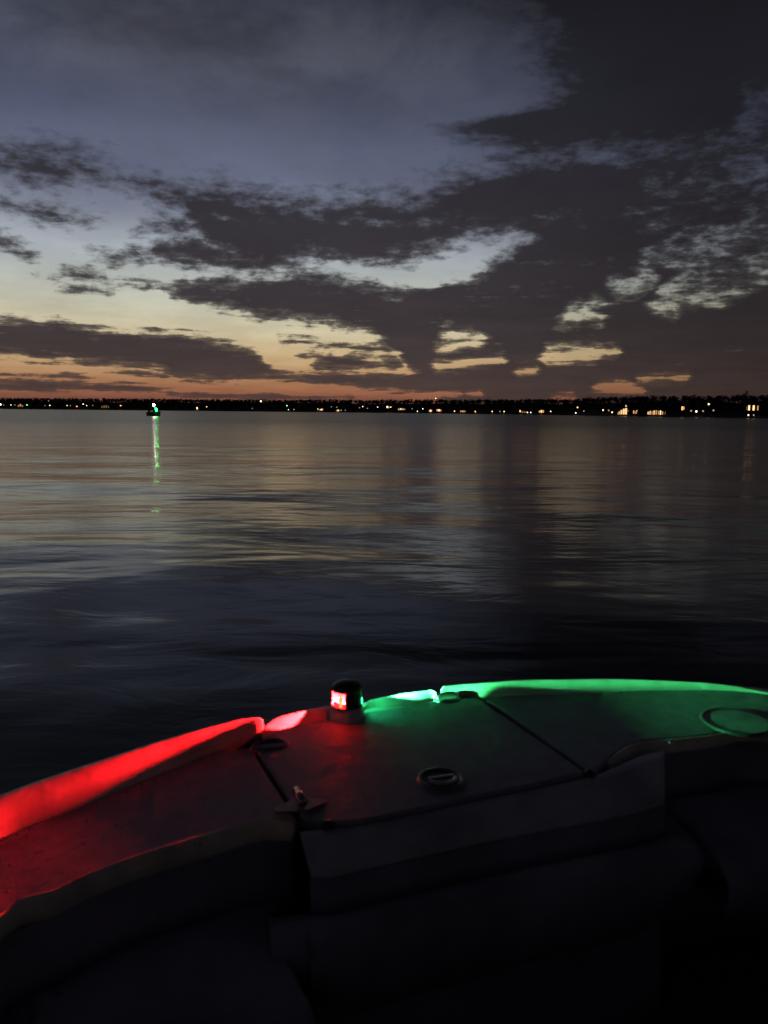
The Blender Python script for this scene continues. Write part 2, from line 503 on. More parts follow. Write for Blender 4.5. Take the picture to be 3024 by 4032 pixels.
def swell(x, y, r):
    k = 1.0 / (1.0 + (r / 60.0) ** 2)
    wx = x + 1.2 * mnoise.noise((x * 0.06, y * 0.06, 0.0))
    wy = y + 1.6 * mnoise.noise((x * 0.07, y * 0.07, 5.0))
    g = 0.55 + 0.75 * mnoise.noise((x * 0.045, y * 0.045, 9.0))
    return k * g * sum(a_ * math.sin(q * (wx * c_ + wy * s_) + ph) for q, a_, c_, s_, ph in waves)


NA, NR = 360, 190
verts, faces = [(0, 0, -0.3)], []
for i in range(NR):
    r = 0.6 * (3000 / 0.6) ** (i / (NR - 1))
    for j in range(NA):
        t = 2 * math.pi * j / NA
        x, y = r * math.sin(t), r * math.cos(t)
        verts.append((x, y, swell(x, y, r) if r < 350 else 0.0))
for j in range(NA):
    faces.append((0, 1 + (j + 1) % NA, 1 + j))
for i in range(NR - 1):
    for j in range(NA):
        a = 1 + i * NA + j
        b = 1 + i * NA + (j + 1) % NA
        faces.append((a, b, b + NA, a + NA))
water = tag(from_pydata('lake_water', verts, faces, m_water), kind='structure')

# ------------------------------------------------------------------ far shore
SHORE = [(-75, 1150), (-26, 900), (-10, 780), (0, 700), (10, 600), (14, 555), (16, 480), (20, 440), (27, 400), (40, 340), (75, 300)]
SHORE_LAMPS = [(-26.34, 4.7, 'lime'), (-26.16, 4.1, 'dim'), (-25.72, 4.3, 'warm'), (-25.49, 4.3, 'dim'), (-24.75, 4.4, 'green'), (-23.65, 3.9, 'dim'), (-23.41, 8.8, 'dim'), (-23.35, 4.2, 'rose'), (-22.27, 4.2, 'tan'), (-22.06, 4.2, 'dim'), (-21.65, 3.4, 'red'), (-21.24, 5.8, 'rose'), (-21.02, 4.3, 'tan'), (-20.63, 4.6, 'dim'), (-18.8, 4.6, 'red'), (-13.6, 2.9, 'warm'), (-12.93, 4.1, 'orange'), (-9.7, 3.0, 'dim'), (-9.08, 10.0, 'flood'), (-7.2, 5.9, 'green'), (-7.09, 2.0, 'yellow'), (-6.69, 2.3, 'purple'), (-4.94, 2.9, 'yellow'), (-3.95, 5.1, 'dim'), (-3.55, 4.8, 'dim'), (-3.22, 1.9, 'mint'), (-2.92, 2.0, 'dim'), (-1.88, 4.4, 'dim'), (-1.64, 5.5, 'warm'), (-1.29, 3.9, 'dim'), (-0.54, 5.1, 'white'), (0.42, 5.2, 'warm'), (2.01, 3.8, 'dim'), (2.4, 1.3, 'white'), (2.79, 3.8, 'white'), (5.12, 2.0, 'warm'), (6.64, 1.9, 'orange'), (7.87, 2.1, 'warm'), (8.43, 2.1, 'dim'), (8.73, 2.1, 'warm'), (10.4, 1.2, 'warm'), (10.64, 1.1, 'white'), (12.05, 2.5, 'white'), (13.82, 0.9, 'white'), (13.92, 5.4, 'orange'), (3.73, 12.8, 'white'), (15.69, 3.5, 'warm'), (16.08, 3.3, 'dim'), (16.31, 2.2, 'warm'), (21.52, 3.3, 'dim'), (21.85, 3.0, 'rose'), (22.28, 3.2, 'dim'), (22.61, 6.7, 'warm'), (22.93, 3.6, 'dim'), (14.37, 2.9, 'dim')]



def shore_dist(az):
    for (a0, d0), (a1, d1) in zip(SHORE, SHORE[1:]):
        if az <= a1:
            return d0 + (d1 - d0) * max(0.0, az - a0) / (a1 - a0)
    return SHORE[-1][1]


def shore_point(az, back=0.0):
    d = shore_dist(az) + back
    return Vector((d * math.sin(R(az)), d * math.cos(R(az)), 0.0))


M_ground = plain('shore_earth', (0.022, 0.021, 0.016), 0.95, vary=0.2)
M_leaf = plain('far_foliage', (0.014, 0.018, 0.011), 0.9, vary=0.4)
M_bark = plain('far_bark', (0.03, 0.026, 0.022), 0.9, vary=3.0)
rng = random.Random(11)
prof = [(-14, -1.5), (-2, 0.0), (1, 0.55), (9, 1.0), (20, 2.4), (40, 6.0), (70, 9.2), (160, 9.0), (300, 5.0)]
vs, fs = [], []
azs = [-78 + 156 * i / 311 for i in range(312)]
for az_ in azs:
    wob = 3.0 * mnoise.noise((az_ * 0.9, 0, 0))
    for back, z in prof:
        q = shore_point(az_, back + wob)
        vs.append((q.x, q.y, z * (1 + 0.25 * mnoise.noise((az_ * 0.5, back * 0.02, 3))) if z > 0.2 else z))
m = len(prof)
for i in range(len(azs) - 1):
    for k in range(m - 1):
        fs.append((i * m + k, (i + 1) * m + k, (i + 1) * m + k + 1, i * m + k + 1))
tag(from_pydata('far_shore', vs, fs, M_ground), kind='structure')


def ground_z(back):
    for (b0, z0), (b1, z1) in zip(prof, prof[1:]):
        if back <= b1:
            return max(0.0, z0 + (z1 - z0) * (back - b0) / (b1 - b0))
    return 3.0


def tree_geo(V, F, base, h, conifer, rng, clumps=70, leaf=1.0):
    """adds one tree's trunk and leaf clumps; returns face index ranges"""
    x, y, z = base
    w = h * (0.19 if conifer else rng.uniform(0.34, 0.46))
    n0 = len(V)
    tr = 0.022 * h
    for zz, rr in ((-0.3, tr), (h * 0.8, tr * 0.3)):
        for k in range(5):
            t = k * 1.2566
            V.append((x + rr * math.cos(t), y + rr * math.sin(t), z + zz))
    for k in range(5):
        F.append((n0 + k, n0 + (k + 1) % 5, n0 + 5 + (k + 1) % 5, n0 + 5 + k))
    nt_ = len(F)
    lobes = [(rng.uniform(-.5, .5) * w, rng.uniform(-.5, .5) * w, h * rng.uniform(.22, .8), w * rng.uniform(.5, .85)) for _ in range(7)]
    for _ in range(clumps):
        if conifer:
            t = rng.random() ** 0.7
            zz = h * (0.16 + 0.84 * t)
            rr = w * (1 - t) * rng.uniform(0.25, 1.05) + 0.1
            a = rng.uniform(0, 6.283)
            c = Vector((rr * math.cos(a), rr * math.sin(a), zz))
        else:
            lx, ly, lz, lr = rng.choice(lobes)
            d = Vector((rng.gauss(0, 1), rng.gauss(0, 1), rng.gauss(0, 1))).normalized() * lr * rng.random() ** 0.4
            c = Vector((lx + d.x, ly + d.y, lz + d.z * 0.9))
        s_ = leaf * rng.uniform(0.5, 1.1)
        n = len(V)
        for _k in range(3):
            q = c + Vector((rng.uniform(-1, 1), rng.uniform(-1, 1), rng.uniform(-.45, .45))) * s_
            V.append((x + q.x, y + q.y, z + q.z))
        F.append((n, n + 1, n + 2))
    return n0, nt_


V, F = [], []
az_ = -76.0
while az_ < 76:
    d = shore_dist(az_)
    step = math.degrees(3.4 / d)
    for row, (b0, hm) in enumerate(((17, 6.4), (26, 7.4), (38, 6.6), (52, 5.2), (60, 4.4), (68, 4.0), (74, 3.8))):
        if rng.random() < (0.62 if row == 0 else 0.9):
            back = b0 + rng.uniform(-5, 5)
            q = shore_point(az_ + rng.uniform(-.5, .5) * step, back)
            h = hm * rng.uniform(0.86, 1.04) * (1 + 0.2 * mnoise.noise((az_ * 0.45, row * 0.3, 1.0)))
            tree_geo(V, F, (q.x, q.y, ground_z(back)), h, rng.random() < 0.05, rng, 84, 1.15)
    az_ += step
tag(from_pydata('woodland', V, F, M_leaf, smooth=False), 'dark unbroken woodland along the far lake shore', kind='stuff')

# single trees that stand out of the wood
for az_, back, h, con, lab in ((4.05, 40, 9.6, False, 'round tree rising above the wood behind a small hilltop lamp'),
                               (14.6, 26, 10.4, False, 'broad tree where the low wood steps up to the taller one'),
                               (24.9, 14, 11.6, True, 'pointed conifer beside the house with three tall lit windows'),
                               (21.7, 13, 10.4, True, 'narrow conifer between the tall pole lamp and the shore'),
                               (17.5, 24, 10.0, False, 'bushy tree behind the blazing lakeside house')):
    q = shore_point(az_, back)
    root = tag(empty('shore_tree', (q.x, q.y, ground_z(back))), lab, 'tree')
    V, F = [], []
    n0, nt_ = tree_geo(V, F, (0, 0, 0), h, con, rng, 240, 0.8)
    from_pydata('trunk', V[:10], F[:5], M_bark, root)
    from_pydata('crown', V[10:], [tuple(i - 10 for i in f) for f in F[5:]], M_leaf, root, smooth=False)

# ---- lamps on posts
HOUSES = [(-25.15, 'dull orange house'), (-19.8, 'faint brown house'), (-13.6, 'single cream window house'), (-4.67, 'gold and peach house'),
          (-3.46, 'peach waterfront house'), (.21, 'brilliant white window house'), (1.24, 'pale yellow banded house'), (3.36, 'broad gold window house'),
          (4.02, 'white gold lit house'), (5.75, 'low pale lit house'), (10.1, 'low peach lit house'), (11.42, 'wide gold window house'), (17.09, 'blazing gabled house'),
          (17.86, 'three amber window house'), (19.3, 'long amber house'), (21.0, 'tall orange lit house'), (25.37, 'three tall window house')]
LC = {'warm': ((1.0, 0.62, 0.30), 9.0, 0.42, 'warm white'), 'white': ((1.0, 0.93, 0.8), 9.0, 0.36, 'white'), 'dim': ((1.0, 0.8, 0.6), 1.3, 0.42, 'dim pale'),
      'orange': ((1.0, 0.45, 0.18), 6.0, 0.42, 'orange'), 'red': ((1.0, 0.30, 0.14), 6.0, 0.55, 'reddish orange'), 'green': ((0.25, 1.0, 0.35), 5.0, 0.5, 'green'),
      'mint': ((0.45, 1.0, 0.7), 2.5, 0.4, 'pale mint'), 'lime': ((0.8, 1.0, 0.55), 8.0, 0.75, 'large greenish white'), 'rose': ((1.0, 0.62, 0.42), 6.0, 0.5, 'peach coloured'),
      'tan': ((0.9, 0.6, 0.3), 3.5, 0.5, 'amber'), 'yellow': ((1.0, 0.85, 0.4), 6.0, 0.4, 'yellow'), 'purple': ((0.6, 0.4, 1.0), 4.0, 0.4, 'violet'), 'flood': ((1.0, 0.66, 0.36), 14.0, 0.75, 'bright orange')}
lamp_mesh = {}
for key, (c, pw, rad, word) in LC.items():
    bm = bmesh.new()
    lathe(bm, [(rad * math.sin(R(t)) + 0.001, rad * (1 - math.cos(R(t)))) for t in range(0, 181, 30)], 10)
    bmesh.ops.recalc_face_normals(bm, faces=bm.faces)
    me = bpy.data.meshes.new('lamp_globe')
    bm.to_mesh(me)
    bm.free()
    me.materials.append(glow('lamp_' + key, c, pw * (0.7 if key in ('lime', 'green', 'red', 'rose', 'tan', 'orange') else 0.38)))
    lamp_mesh[key] = me
for az_, h, key in SHORE_LAMPS:
    back = 3.0
    c, pw, rad, word = LC[key]
    h = max(h, 1.6)
    q = shore_point(az_, back)
    g = ground_z(back)
    root = empty('shore_lamp', (q.x, q.y, g))
    tall = h > 6.2
    near = sorted(HOUSES, key=lambda q_: abs(q_[0] - az_))
    left = [q_ for q_ in HOUSES if q_[0] <= az_]
    right = [q_ for q_ in HOUSES if q_[0] > az_]
    if abs(near[0][0] - az_) < 0.7 or not left or not right:
        where = 'beside ' + near[0][1]
    else:
        where = 'between %s and %s' % (left[-1][1], right[0][1])
    lab = ('tall pole' if tall else 'short post') + ' with %s lamp %s' % (word, where)
    tag(root, lab, 'lamp', ('tall lamps' if tall else 'short lamps') + ' of the far shore, ' + word)
    bm = bmesh.new()
    tube_mesh(bm, [(0, 0, -0.5), (0, 0, h - g - rad)], [0.09, 0.05], 6)
    bm_ob('post', bm, M_black, root)
    mesh_ob('lamp_globe', lamp_mesh[key], None, root, (0, 0, h - g - rad))

# ---- houses with lit windows
M_wall = plain('house_siding', (0.05, 0.045, 0.04), 0.8, vary=1.0)
M_roof = plain('house_roof', (0.02, 0.018, 0.018), 0.85, vary=2.0)
M_frame = plain('window_frame', (0.12, 0.11, 0.10), 0.6, vary=3.0)
M_dark = plain('unlit_window', (0.01, 0.012, 0.014), 0.1, vary=2.0)
WIN = {}


def house(az_, width, depth, eave, ridge, wins, label, back=6.0, name='lakeside_house'):
    """wins: (x, z, w, h, colour, power) on the lake side"""
    q = shore_point(az_, back)
    g = ground_z(back) - 0.3
    root = tag(empty(name, (q.x, q.y, g), -R(az_)), label, 'house')
    width *= .56
    wins = [(x * .54, z * .9, w_ * .56, h_ * .85, c, pw) for x, z, w_, h_, c, pw in wins]
    hw = width / 2
    bm = bmesh.new()
    pts = [(-hw, 0), (hw, 0), (hw, eave), (0, ridge), (-hw, eave)]
    f_ = [bm.verts.new((x, 0, z)) for x, z in pts]
    b_ = [bm.verts.new((x, depth, z)) for x, z in pts]
    bm.faces.new(f_)
    bm.faces.new(b_)
    for i in range(5):
        bm.faces.new((f_[i], f_[(i + 1) % 5], b_[(i + 1) % 5], b_[i]))
    bm_ob('wall', bm, M_wall, root)
    bm = bmesh.new()
    o = 0.5
    for s in (-1, 1):
        sl = (ridge - eave) / hw
        a = [(0, ridge + 0.05), (s * (hw + o), eave - o * sl + 0.05), (s * (hw + o), eave - o * sl + 0.27), (0, ridge + 0.30)]
        f1 = [bm.verts.new((x, -o, z)) for x, z in a]
        b1 = [bm.verts.new((x, depth + o, z)) for x, z in a]
        bm.faces.new(f1)
        bm.faces.new(b1)
        for i in range(4):
            bm.faces.new((f1[i], f1[(i + 1) % 4], b1[(i + 1) % 4], b1[i]))
    rf = bm_ob('roof', bm, M_roof, root)
    bm = bmesh.new()
    box(bm, hw * 0.4 - .35, hw * 0.4 + .35, depth * .5, depth * .5 + .6, ridge - 1.2, ridge + .8)
    bm_ob('chimney', bm, M_wall, rf)
    for x, z, w_, h_, c, pw in wins:
        bm = bmesh.new()
        t = 0.09
        box(bm, x - w_ / 2 - t, x - w_ / 2, -.09, -.003, z - t, z + h_ + t)
        box(bm, x + w_ / 2, x + w_ / 2 + t, -.09, -.003, z - t, z + h_ + t)
        box(bm, x - w_ / 2, x + w_ / 2, -.09, -.003, z - t, z)
        box(bm, x - w_ / 2, x + w_ / 2, -.09, -.003, z + h_, z + h_ + t)
        fr = bm_ob('window', bm, M_frame, root)
        key = (c, pw)
        if key not in WIN:
            WIN[key] = glow('lit_window', c, pw * 0.4) if pw else M_dark
        bm = bmesh.new()
        box(bm, x - w_ / 2 + .001, x + w_ / 2 - .001, -.05, -.01, z + .001, z + h_ - .001)
        bm_ob('pane', bm, WIN[key], fr)
    bm = bmesh.new()
    box(bm, hw * .72 - .5, hw * .72 + .5, -.06, -.004, 0.3, 2.4)
    dr = bm_ob('door', bm, M_frame, root)
    return root


AM, GO, PE, WH = (1.0, 0.50, 0.18), (1.0, 0.62, 0.26), (1.0, 0.46, 0.22), (1.0, 0.76, 0.46)


def row(n, x0, dx, z, w_, h_, c, pw, jit=0.0):
    r_ = random.Random(int(az_seed * 10) + n)
    return [(x0 + i * dx, z, w_, h_, c, pw * (1 + jit * r_.uniform(-.7, .7))) for i in range(n)]


az_seed = 1
house(17.09, 13, 9, 5.4, 8.2, [(-4.3, 0.6, 1.6, 2.0, AM, 2.0), (-2.2, 0.6, 1.8, 3.0, GO, 2.6), (0.2, 0.6, 1.8, 3.8, GO, 3.2), (2.5, 0.6, 1.8, 4.2, GO, 3.4), (4.6, 0.6, 1.3, 2.4, AM, 2.2), (2.2, 5.4, 1.2, 1.2, WH, 2.4), (-5.6, 0.4, .8, 1.6, AM, 1.6)],
      'big gabled house with a blazing wall of golden windows at the water')
house(17.86, 7, 7, 3.8, 5.6, [(-1.4, 1.2, 1.0, 2.0, AM, 2.4), (0.2, 1.0, .8, 1.6, AM, 1.4), (1.7, 1.2, 1.1, 2.2, AM, 2.6)], 'small house with three amber windows next to the blazing gabled house')
az_seed = 3
house(19.3, 19, 9, 3.8, 6.0, [(-8.2, .7, 1.4, 1.8, AM, 2.6), (-6.4, .7, 1.2, 2.3, GO, 2.4), (-4.5, .7, 1.2, 2.2, AM, 1.2), (-2.6, .7, 1.1, 2.6, GO, 3.0), (-.5, .7, 1.5, 2.8, AM, 1.4), (1.7, .7, 1.0, 2.4, AM, 1.6), (3.6, .7, 1.2, 2.6, GO, 4.5), (5.6, .7, 1.3, 2.0, AM, 1.6), (7.6, .7, 1.4, 1.9, AM, 1.4)],
      'long low house with a full row of amber windows at the shoreline')
house(21.0, 9, 8, 6.2, 8.4, [(-.9, 3.3, 1.2, 2.4, AM, 4.0), (.6, 3.6, 1.1, 1.9, PE, 2.2), (-2.6, 1.0, 1.0, 1.4, AM, 0)], 'tall house with a pair of upper windows lit orange', 8)
house(25.37, 13, 9, 6.0, 8.4, [(-3.5, 3.3, 1.4, 2.9, GO, 4.5), (.2, 3.3, 1.5, 2.9, GO, 4.5), (3.6, 3.4, 1.1, 2.6, AM, 1.6), (-5.3, 3.6, .8, 2.0, AM, .4)], 'house with three tall upper windows glowing gold above a dark ground floor', 9)
house(11.42, 10, 8, 4.4, 6.4, [(-3.0, 1.2, 1.6, 1.6, AM, 2.4), (-.4, 1.1, 2.2, 2.2, GO, 3.6), (2.3, 1.2, 1.5, 1.9, AM, 2.6)], 'lakeside house with a wide golden middle window between two amber ones')
house(10.1, 12, 8, 3.8, 5.6, [(-4.3, 1.4, 1.5, 1.8, GO, 4.5), (-1.4, .9, 1.6, 1.2, PE, 1.0), (1.2, .9, 1.6, 1.2, PE, .8), (3.8, .8, 1.5, 1.2, PE, 1.4)], 'low house with one bright gold corner window and dull peach ones beside it')
house(5.75, 12, 8, 3.6, 5.4, [(-3.4, .9, 2.0, 1.5, AM, 1.6), (-.3, .9, 1.6, 1.5, WH, 2.0), (2.6, .9, 1.9, 1.4, AM, 1.3)], 'low house with a pale middle window and two dull amber windows')
house(4.02, 12, 8, 4.2, 6.2, [(-3.5, 1.6, 1.8, 1.8, PE, 3.2), (-.6, 1.4, 1.9, 2.0, GO, 6.0), (2.0, 1.4, 1.4, 1.6, PE, 2.4), (4.5, 1.2, 1.5, 1.4, PE, .9)], 'house with a white gold window among orange ones below the hilltop lamp')
house(3.36, 9, 8, 3.8, 5.6, [(-1.9, 1.2, 1.4, 1.4, PE, 2.2), (.2, .9, 2.2, 2.0, GO, 4.5), (2.4, 1.1, 1.2, 1.6, AM, 2.4)], 'small house with one broad golden window between narrower ones')
house(1.24, 16, 8, 4.8, 6.8, [(-5.0, 2.2, 2.2, 1.4, AM, 1.8), (-1.8, 2.4, 2.6, 1.5, WH, 3.0), (1.6, 2.4, 2.4, 1.4, GO, 2.2), (4.8, 2.3, 1.8, 1.3, AM, 1.4)], 'wide house with a raised band of pale yellow windows', 8)
house(0.21, 9, 8, 6.4, 8.4, [(-.9, 4.2, 2.2, 1.8, WH, 7.0), (1.8, 4.0, 1.4, 1.4, GO, 2.4)], 'house with a brilliant white upper window and a smaller golden one', 9)
house(-3.46, 10, 8, 3.6, 5.4, [(-2.2, .5, 1.6, 1.4, PE, 1.6), (.2, .5, 2.6, 1.8, PE, 4.0), (2.8, .6, 1.2, 1.3, AM, 1.0)], 'waterfront house with a broad peach window at ground level')
house(-4.67, 12, 8, 3.8, 5.8, [(-3.4, 1.2, 1.6, 1.4, AM, 1.4), (-.6, 1.2, 1.9, 1.7, GO, 5.0), (1.8, 1.5, 1.4, 1.6, PE, 3.0)], 'house with gold and peach windows standing beside a yellow shore lamp')
house(-13.6, 9, 8, 3.8, 5.8, [(-.2, 1.2, 1.9, 2.4, WH, 6.0), (2.6, .8, 1.6, 1.1, AM, .5)], 'dark house with a single tall cream coloured window')
house(-19.8, 20, 9, 5.4, 7.6, [(-6.5, 1.6, 2.2, 2.6, AM, .35), (-2.5, 1.8, 2.6, 3.0, AM, .45), (1.5, 1.8, 2.8, 3.2, AM, .4), (5.5, 1.6, 2.2, 2.6, AM, .3)], 'large house with big windows glowing only faintly brown')
house(-25.15, 14, 9, 5.4, 7.6, [(-3.5, 2.0, 2.4, 2.4, PE, .8), (0, 2.6, 2.6, 2.8, PE, 1.5), (3.5, 2.0, 2.0, 2.2, PE, .8)], 'house with dull orange windows near the green shore lamp')

# pier with two lanterns
q = shore_point(25.26, -16)
root = tag(empty('boat_pier', (q.x, q.y, 0), -R(25.26)), 'short wooden pier with two pale lanterns below the three window house', 'pier')
bm = bmesh.new()
box(bm, -1.2, 1.2, 0, 17, .55, .68)
bm_ob('decking', bm, M_bark, root)
for yy in (0.4, 6, 12):
    for xx in (-1.1, 1.1):
        bm = bmesh.new()
        tube_mesh(bm, [(xx, yy, -1.2), (xx, yy, 1.05)], .13, 7)
        bm_ob('pile', bm, M_bark, root)
for k_, xx in enumerate((-1.1, 1.1)):
    ob = mesh_ob('lantern', lamp_mesh['warm' if k_ == 0 else 'dim'], None, root, (xx, .4, 1.05))
    ob.scale = (.7, .7, .9)

# ------------------------------------------------------------------ boat out on the lake
bd = 210.0
ba = -16.55
root = tag(empty('small_motorboat', (bd * math.sin(R(ba)), bd * math.cos(R(ba)), 0), R(-48)), 'small dark motorboat under way with a white mast light and a green side light', 'boat')
# bow along local +x turned partly towards the viewer
sec = [(-2.9, 1.0, .95), (-1.5, 1.12, .95), (0, 1.15, 1.0), (1.4, .95, 1.1), (2.4, .55, 1.22), (3.0, .06, 1.35)]
V, F = [], []
for x, w_, z in sec:
    V += [(x, -w_, z), (x, -w_ * .82, .1), (x, 0, -.35), (x, w_ * .82, .1), (x, w_, z), (x, 0, z - .12)]
for i in range(len(sec) - 1):
    for k in range(6):
        F.append((i * 6 + k, (i + 1) * 6 + k, (i + 1) * 6 + (k + 1) % 6, i * 6 + (k + 1) % 6))
F.append(tuple(range(6)))
from_pydata('hull', V, F, M_hull, root, smooth=False)
bm = bmesh.new()
for yy in (-.75, .75):
    tube_mesh(bm, [(.2, yy, 1.0), (-.1, yy * .9, 2.2), (-1.7, yy * .9, 2.25), (-1.9, yy, 1.0)], .04, 6)
bm_ob('canopy_frame', bm, M_black, root)
bm = bmesh.new()
box(bm, -1.8, .1, -.8, .8, 2.24, 2.32)
bevel(bm_ob('canopy', bm, M_vinyl, root), .05)
bm = bmesh.new()
vs = [bm.verts.new(p_) for p_ in ((.9, -.8, 1.0), (.9, .8, 1.0), (.55, .7, 1.55), (.55, -.7, 1.55), (.94, -.8, 1.0), (.94, .8, 1.0), (.59, .7, 1.55), (.59, -.7, 1.55))]
for f in ((0, 1, 2, 3), (7, 6, 5, 4), (0, 4, 5, 1), (1, 5, 6, 2), (2, 6, 7, 3), (3, 7, 4, 0)):
    bm.faces.new([vs[i] for i in f])
bm_ob('windscreen', bm, M_dark, root)
bm = bmesh.new()
box(bm, -3.35, -2.85, -.25, .25, .1, 1.45)
bevel(bm_ob('outboard_motor', bm, M_black, root), .08)
bm = bmesh.new()
tube_mesh(bm, [(-.3, 0, 2.3), (-.3, 0, 2.62)], .03, 6)
bm_ob('light_mast', bm, M_black, root)


def globe(name, loc, rad, col_, pw, parent, sz=1.0):
    bm = bmesh.new()
    lathe(bm, [(rad * math.sin(R(t)) + 0.0005, -rad * sz * math.cos(R(t))) for t in range(0, 181, 20)], 14)
    return bm_ob(name, bm, glow(name, col_, pw), parent, True, loc)


globe('mast_light', (-.3, 0, 2.85), .24, (1.0, .95, .82), 70.0, root, 1.3)
globe('side_light', (2.3, -.55, 1.62), .30, (.004, 1.0, .05), 70.0, root, 1.3)

# ------------------------------------------------------------------ the boat we stand in
ZD = 1.0        # height of the foredeck above the water
LIP_OUT_PORT = [(0.175, -2.486), (-0.445, -0.585), (-0.787, 0.461), (-0.944, 1.041), (-0.967, 1.433), (-0.847, 1.612), (-0.78, 1.694), (-0.66, 1.814), (-0.571, 1.903), (-0.47, 1.988), (-0.386, 2.044), (-0.342, 2.065)]
LIP_IN_PORT = [(0.308, -2.443), (-0.312, -0.541), (-0.654, 0.505), (-0.786, 1.04), (-0.794, 1.353), (-0.802, 1.515), (-0.754, 1.571), (-0.666, 1.672), (-0.59, 1.768), (-0.503, 1.866), (-0.442, 1.943), (-0.353, 2.051)]
LIP_OUT_STAR = [(2.808, -1.627), (2.188, 0.275), (1.847, 1.32), (1.636, 1.935), (1.473, 2.271), (1.247, 2.395), (1.105, 2.43), (0.804, 2.449), (0.568, 2.433), (0.428, 2.421), (0.364, 2.398), (0.246, 2.356), (0.195, 2.33)]
LIP_IN_STAR = [(2.723, -1.655), (2.102, 0.247), (1.761, 1.293), (1.559, 1.879), (1.428, 2.183), (1.273, 2.443), (1.111, 2.438), (0.858, 2.423), (0.604, 2.388), (0.452, 2.372), (0.358, 2.357), (0.261, 2.351), (0.199, 2.333)]
LIP_OUT_BOWP = [(-0.325, 2.106), (-0.301, 2.144), (-0.241, 2.183), (-0.162, 2.225), (-0.114, 2.245)]
LIP_IN_BOWP = [(-0.327, 2.045), (-0.272, 2.104), (-0.221, 2.128), (-0.17, 2.153), (-0.117, 2.178)]
LIP_OUT_BOWS = [(-0.053, 2.229), (-0.034, 2.252), (0.049, 2.285), (0.141, 2.32), (0.157, 2.32)]
LIP_IN_BOWS = [(-0.044, 2.266), (0.013, 2.26), (0.07, 2.272), (0.118, 2.293), (0.16, 2.321)]
TRIM_UP_PORT = [(0.384, -2.418), (-0.236, -0.516), (-0.578, 0.529), (-0.664, 0.922), (-0.68, 1.269), (-0.621, 1.323), (-0.562, 1.396), (-0.49, 1.452), (-0.39, 1.522), (-0.323, 1.559), (-0.253, 1.587), (-0.212, 1.588), (-0.187, 1.571)]
TRIM_LO_PORT = [(0.422, -2.405), (-0.198, -0.504), (-0.533, 0.523), (-0.619, 0.915), (-0.668, 1.243), (-0.61, 1.298), (-0.552, 1.367), (-0.463, 1.44), (-0.377, 1.49), (-0.318, 1.533), (-0.274, 1.559), (-0.226, 1.574), (-0.196, 1.566)]
TRIM_UP_STAR = [(2.618, -1.689), (1.998, 0.213), (1.607, 1.347), (1.366, 1.795), (1.113, 2.119), (0.93, 2.079), (0.813, 2.052), (0.728, 2.032), (0.667, 2.001), (0.615, 1.943), (0.586, 1.904)]
TRIM_LO_STAR = [(2.58, -1.701), (1.96, 0.2), (1.568, 1.335), (1.328, 1.782), (1.101, 2.092), (0.92, 2.054), (0.804, 2.024), (0.721, 2.011), (0.675, 1.987), (0.634, 1.941), (0.606, 1.908)]
HATCH_FRONT = [(-0.345, 1.973), (-0.321, 2.039), (-0.271, 2.097), (-0.117, 2.174), (-0.036, 2.219), (0.02, 2.238), (0.098, 2.258), (0.181, 2.317), (0.302, 2.34)]
HATCH_AFT = [(-0.176, 1.606), (-0.126, 1.589), (-0.058, 1.594), (0.028, 1.627), (0.114, 1.663), (0.207, 1.704), (0.307, 1.745), (0.417, 1.792), (0.514, 1.838)]
SIDE_PORT_SEAM = [(-0.354, 1.967), (-0.183, 1.594)]
SIDE_STAR_SEAM = [(0.323, 2.34), (0.531, 1.841)]
FACE_TOP = [(-0.176, 1.565), (-0.125, 1.575), (-0.057, 1.589), (0.028, 1.622), (0.114, 1.658), (0.206, 1.697), (0.306, 1.739), (0.416, 1.785), (0.52, 1.83), (0.605, 1.888), (0.692, 1.952), (0.764, 1.981)]
FACE_BOT = [(-0.144, 1.477), (-0.107, 1.473), (-0.031, 1.503), (0.047, 1.535), (0.129, 1.567), (0.224, 1.605), (0.323, 1.641), (0.438, 1.68), (0.558, 1.721), (0.635, 1.752), (0.696, 1.785)]
NAV = (-0.107, 2.279)
CLEAT_P = (-0.3, 1.969)
CLEAT_S = (0.206, 2.322)
HINGE = (-0.185, 1.646)
KNOB_P = (-0.115, 1.586)
KNOB_S = (0.523, 1.839)
PULL = (0.145, 1.78)
POD = (1.043, 2.167)
SNAP_P = (-0.378, 1.496)
SNAP_S = (0.797, 2.021)
CUSHION_EDGE = [(-0.088, 1.566), (0.083, 1.643), (0.311, 1.742), (0.701, 1.898)]
PORT_CUSHION_EDGE = [(-0.589, 1.272), (-0.532, 1.421), (-0.435, 1.589), (-0.33, 1.688), (-0.202, 1.718)]
boat = tag(empty('motorboat', (0.17, 1.72, 0.0)), 'bow of a pale motorboat lit red and green by its own bow light', 'boat')
BO = Vector((0.17, 1.72, 0.0))


def adopt(ob, parent=None):
    """hang a mesh that was made in world coordinates under the boat (or one of its parts)"""
    ob.parent = parent or boat
    if parent is None:
        ob.location = ob.location - BO
    else:
        off = BO.copy()
        q = parent
        while q is not boat:
            off += q.location
            q = q.parent
        ob.location = ob.location - off
    return ob


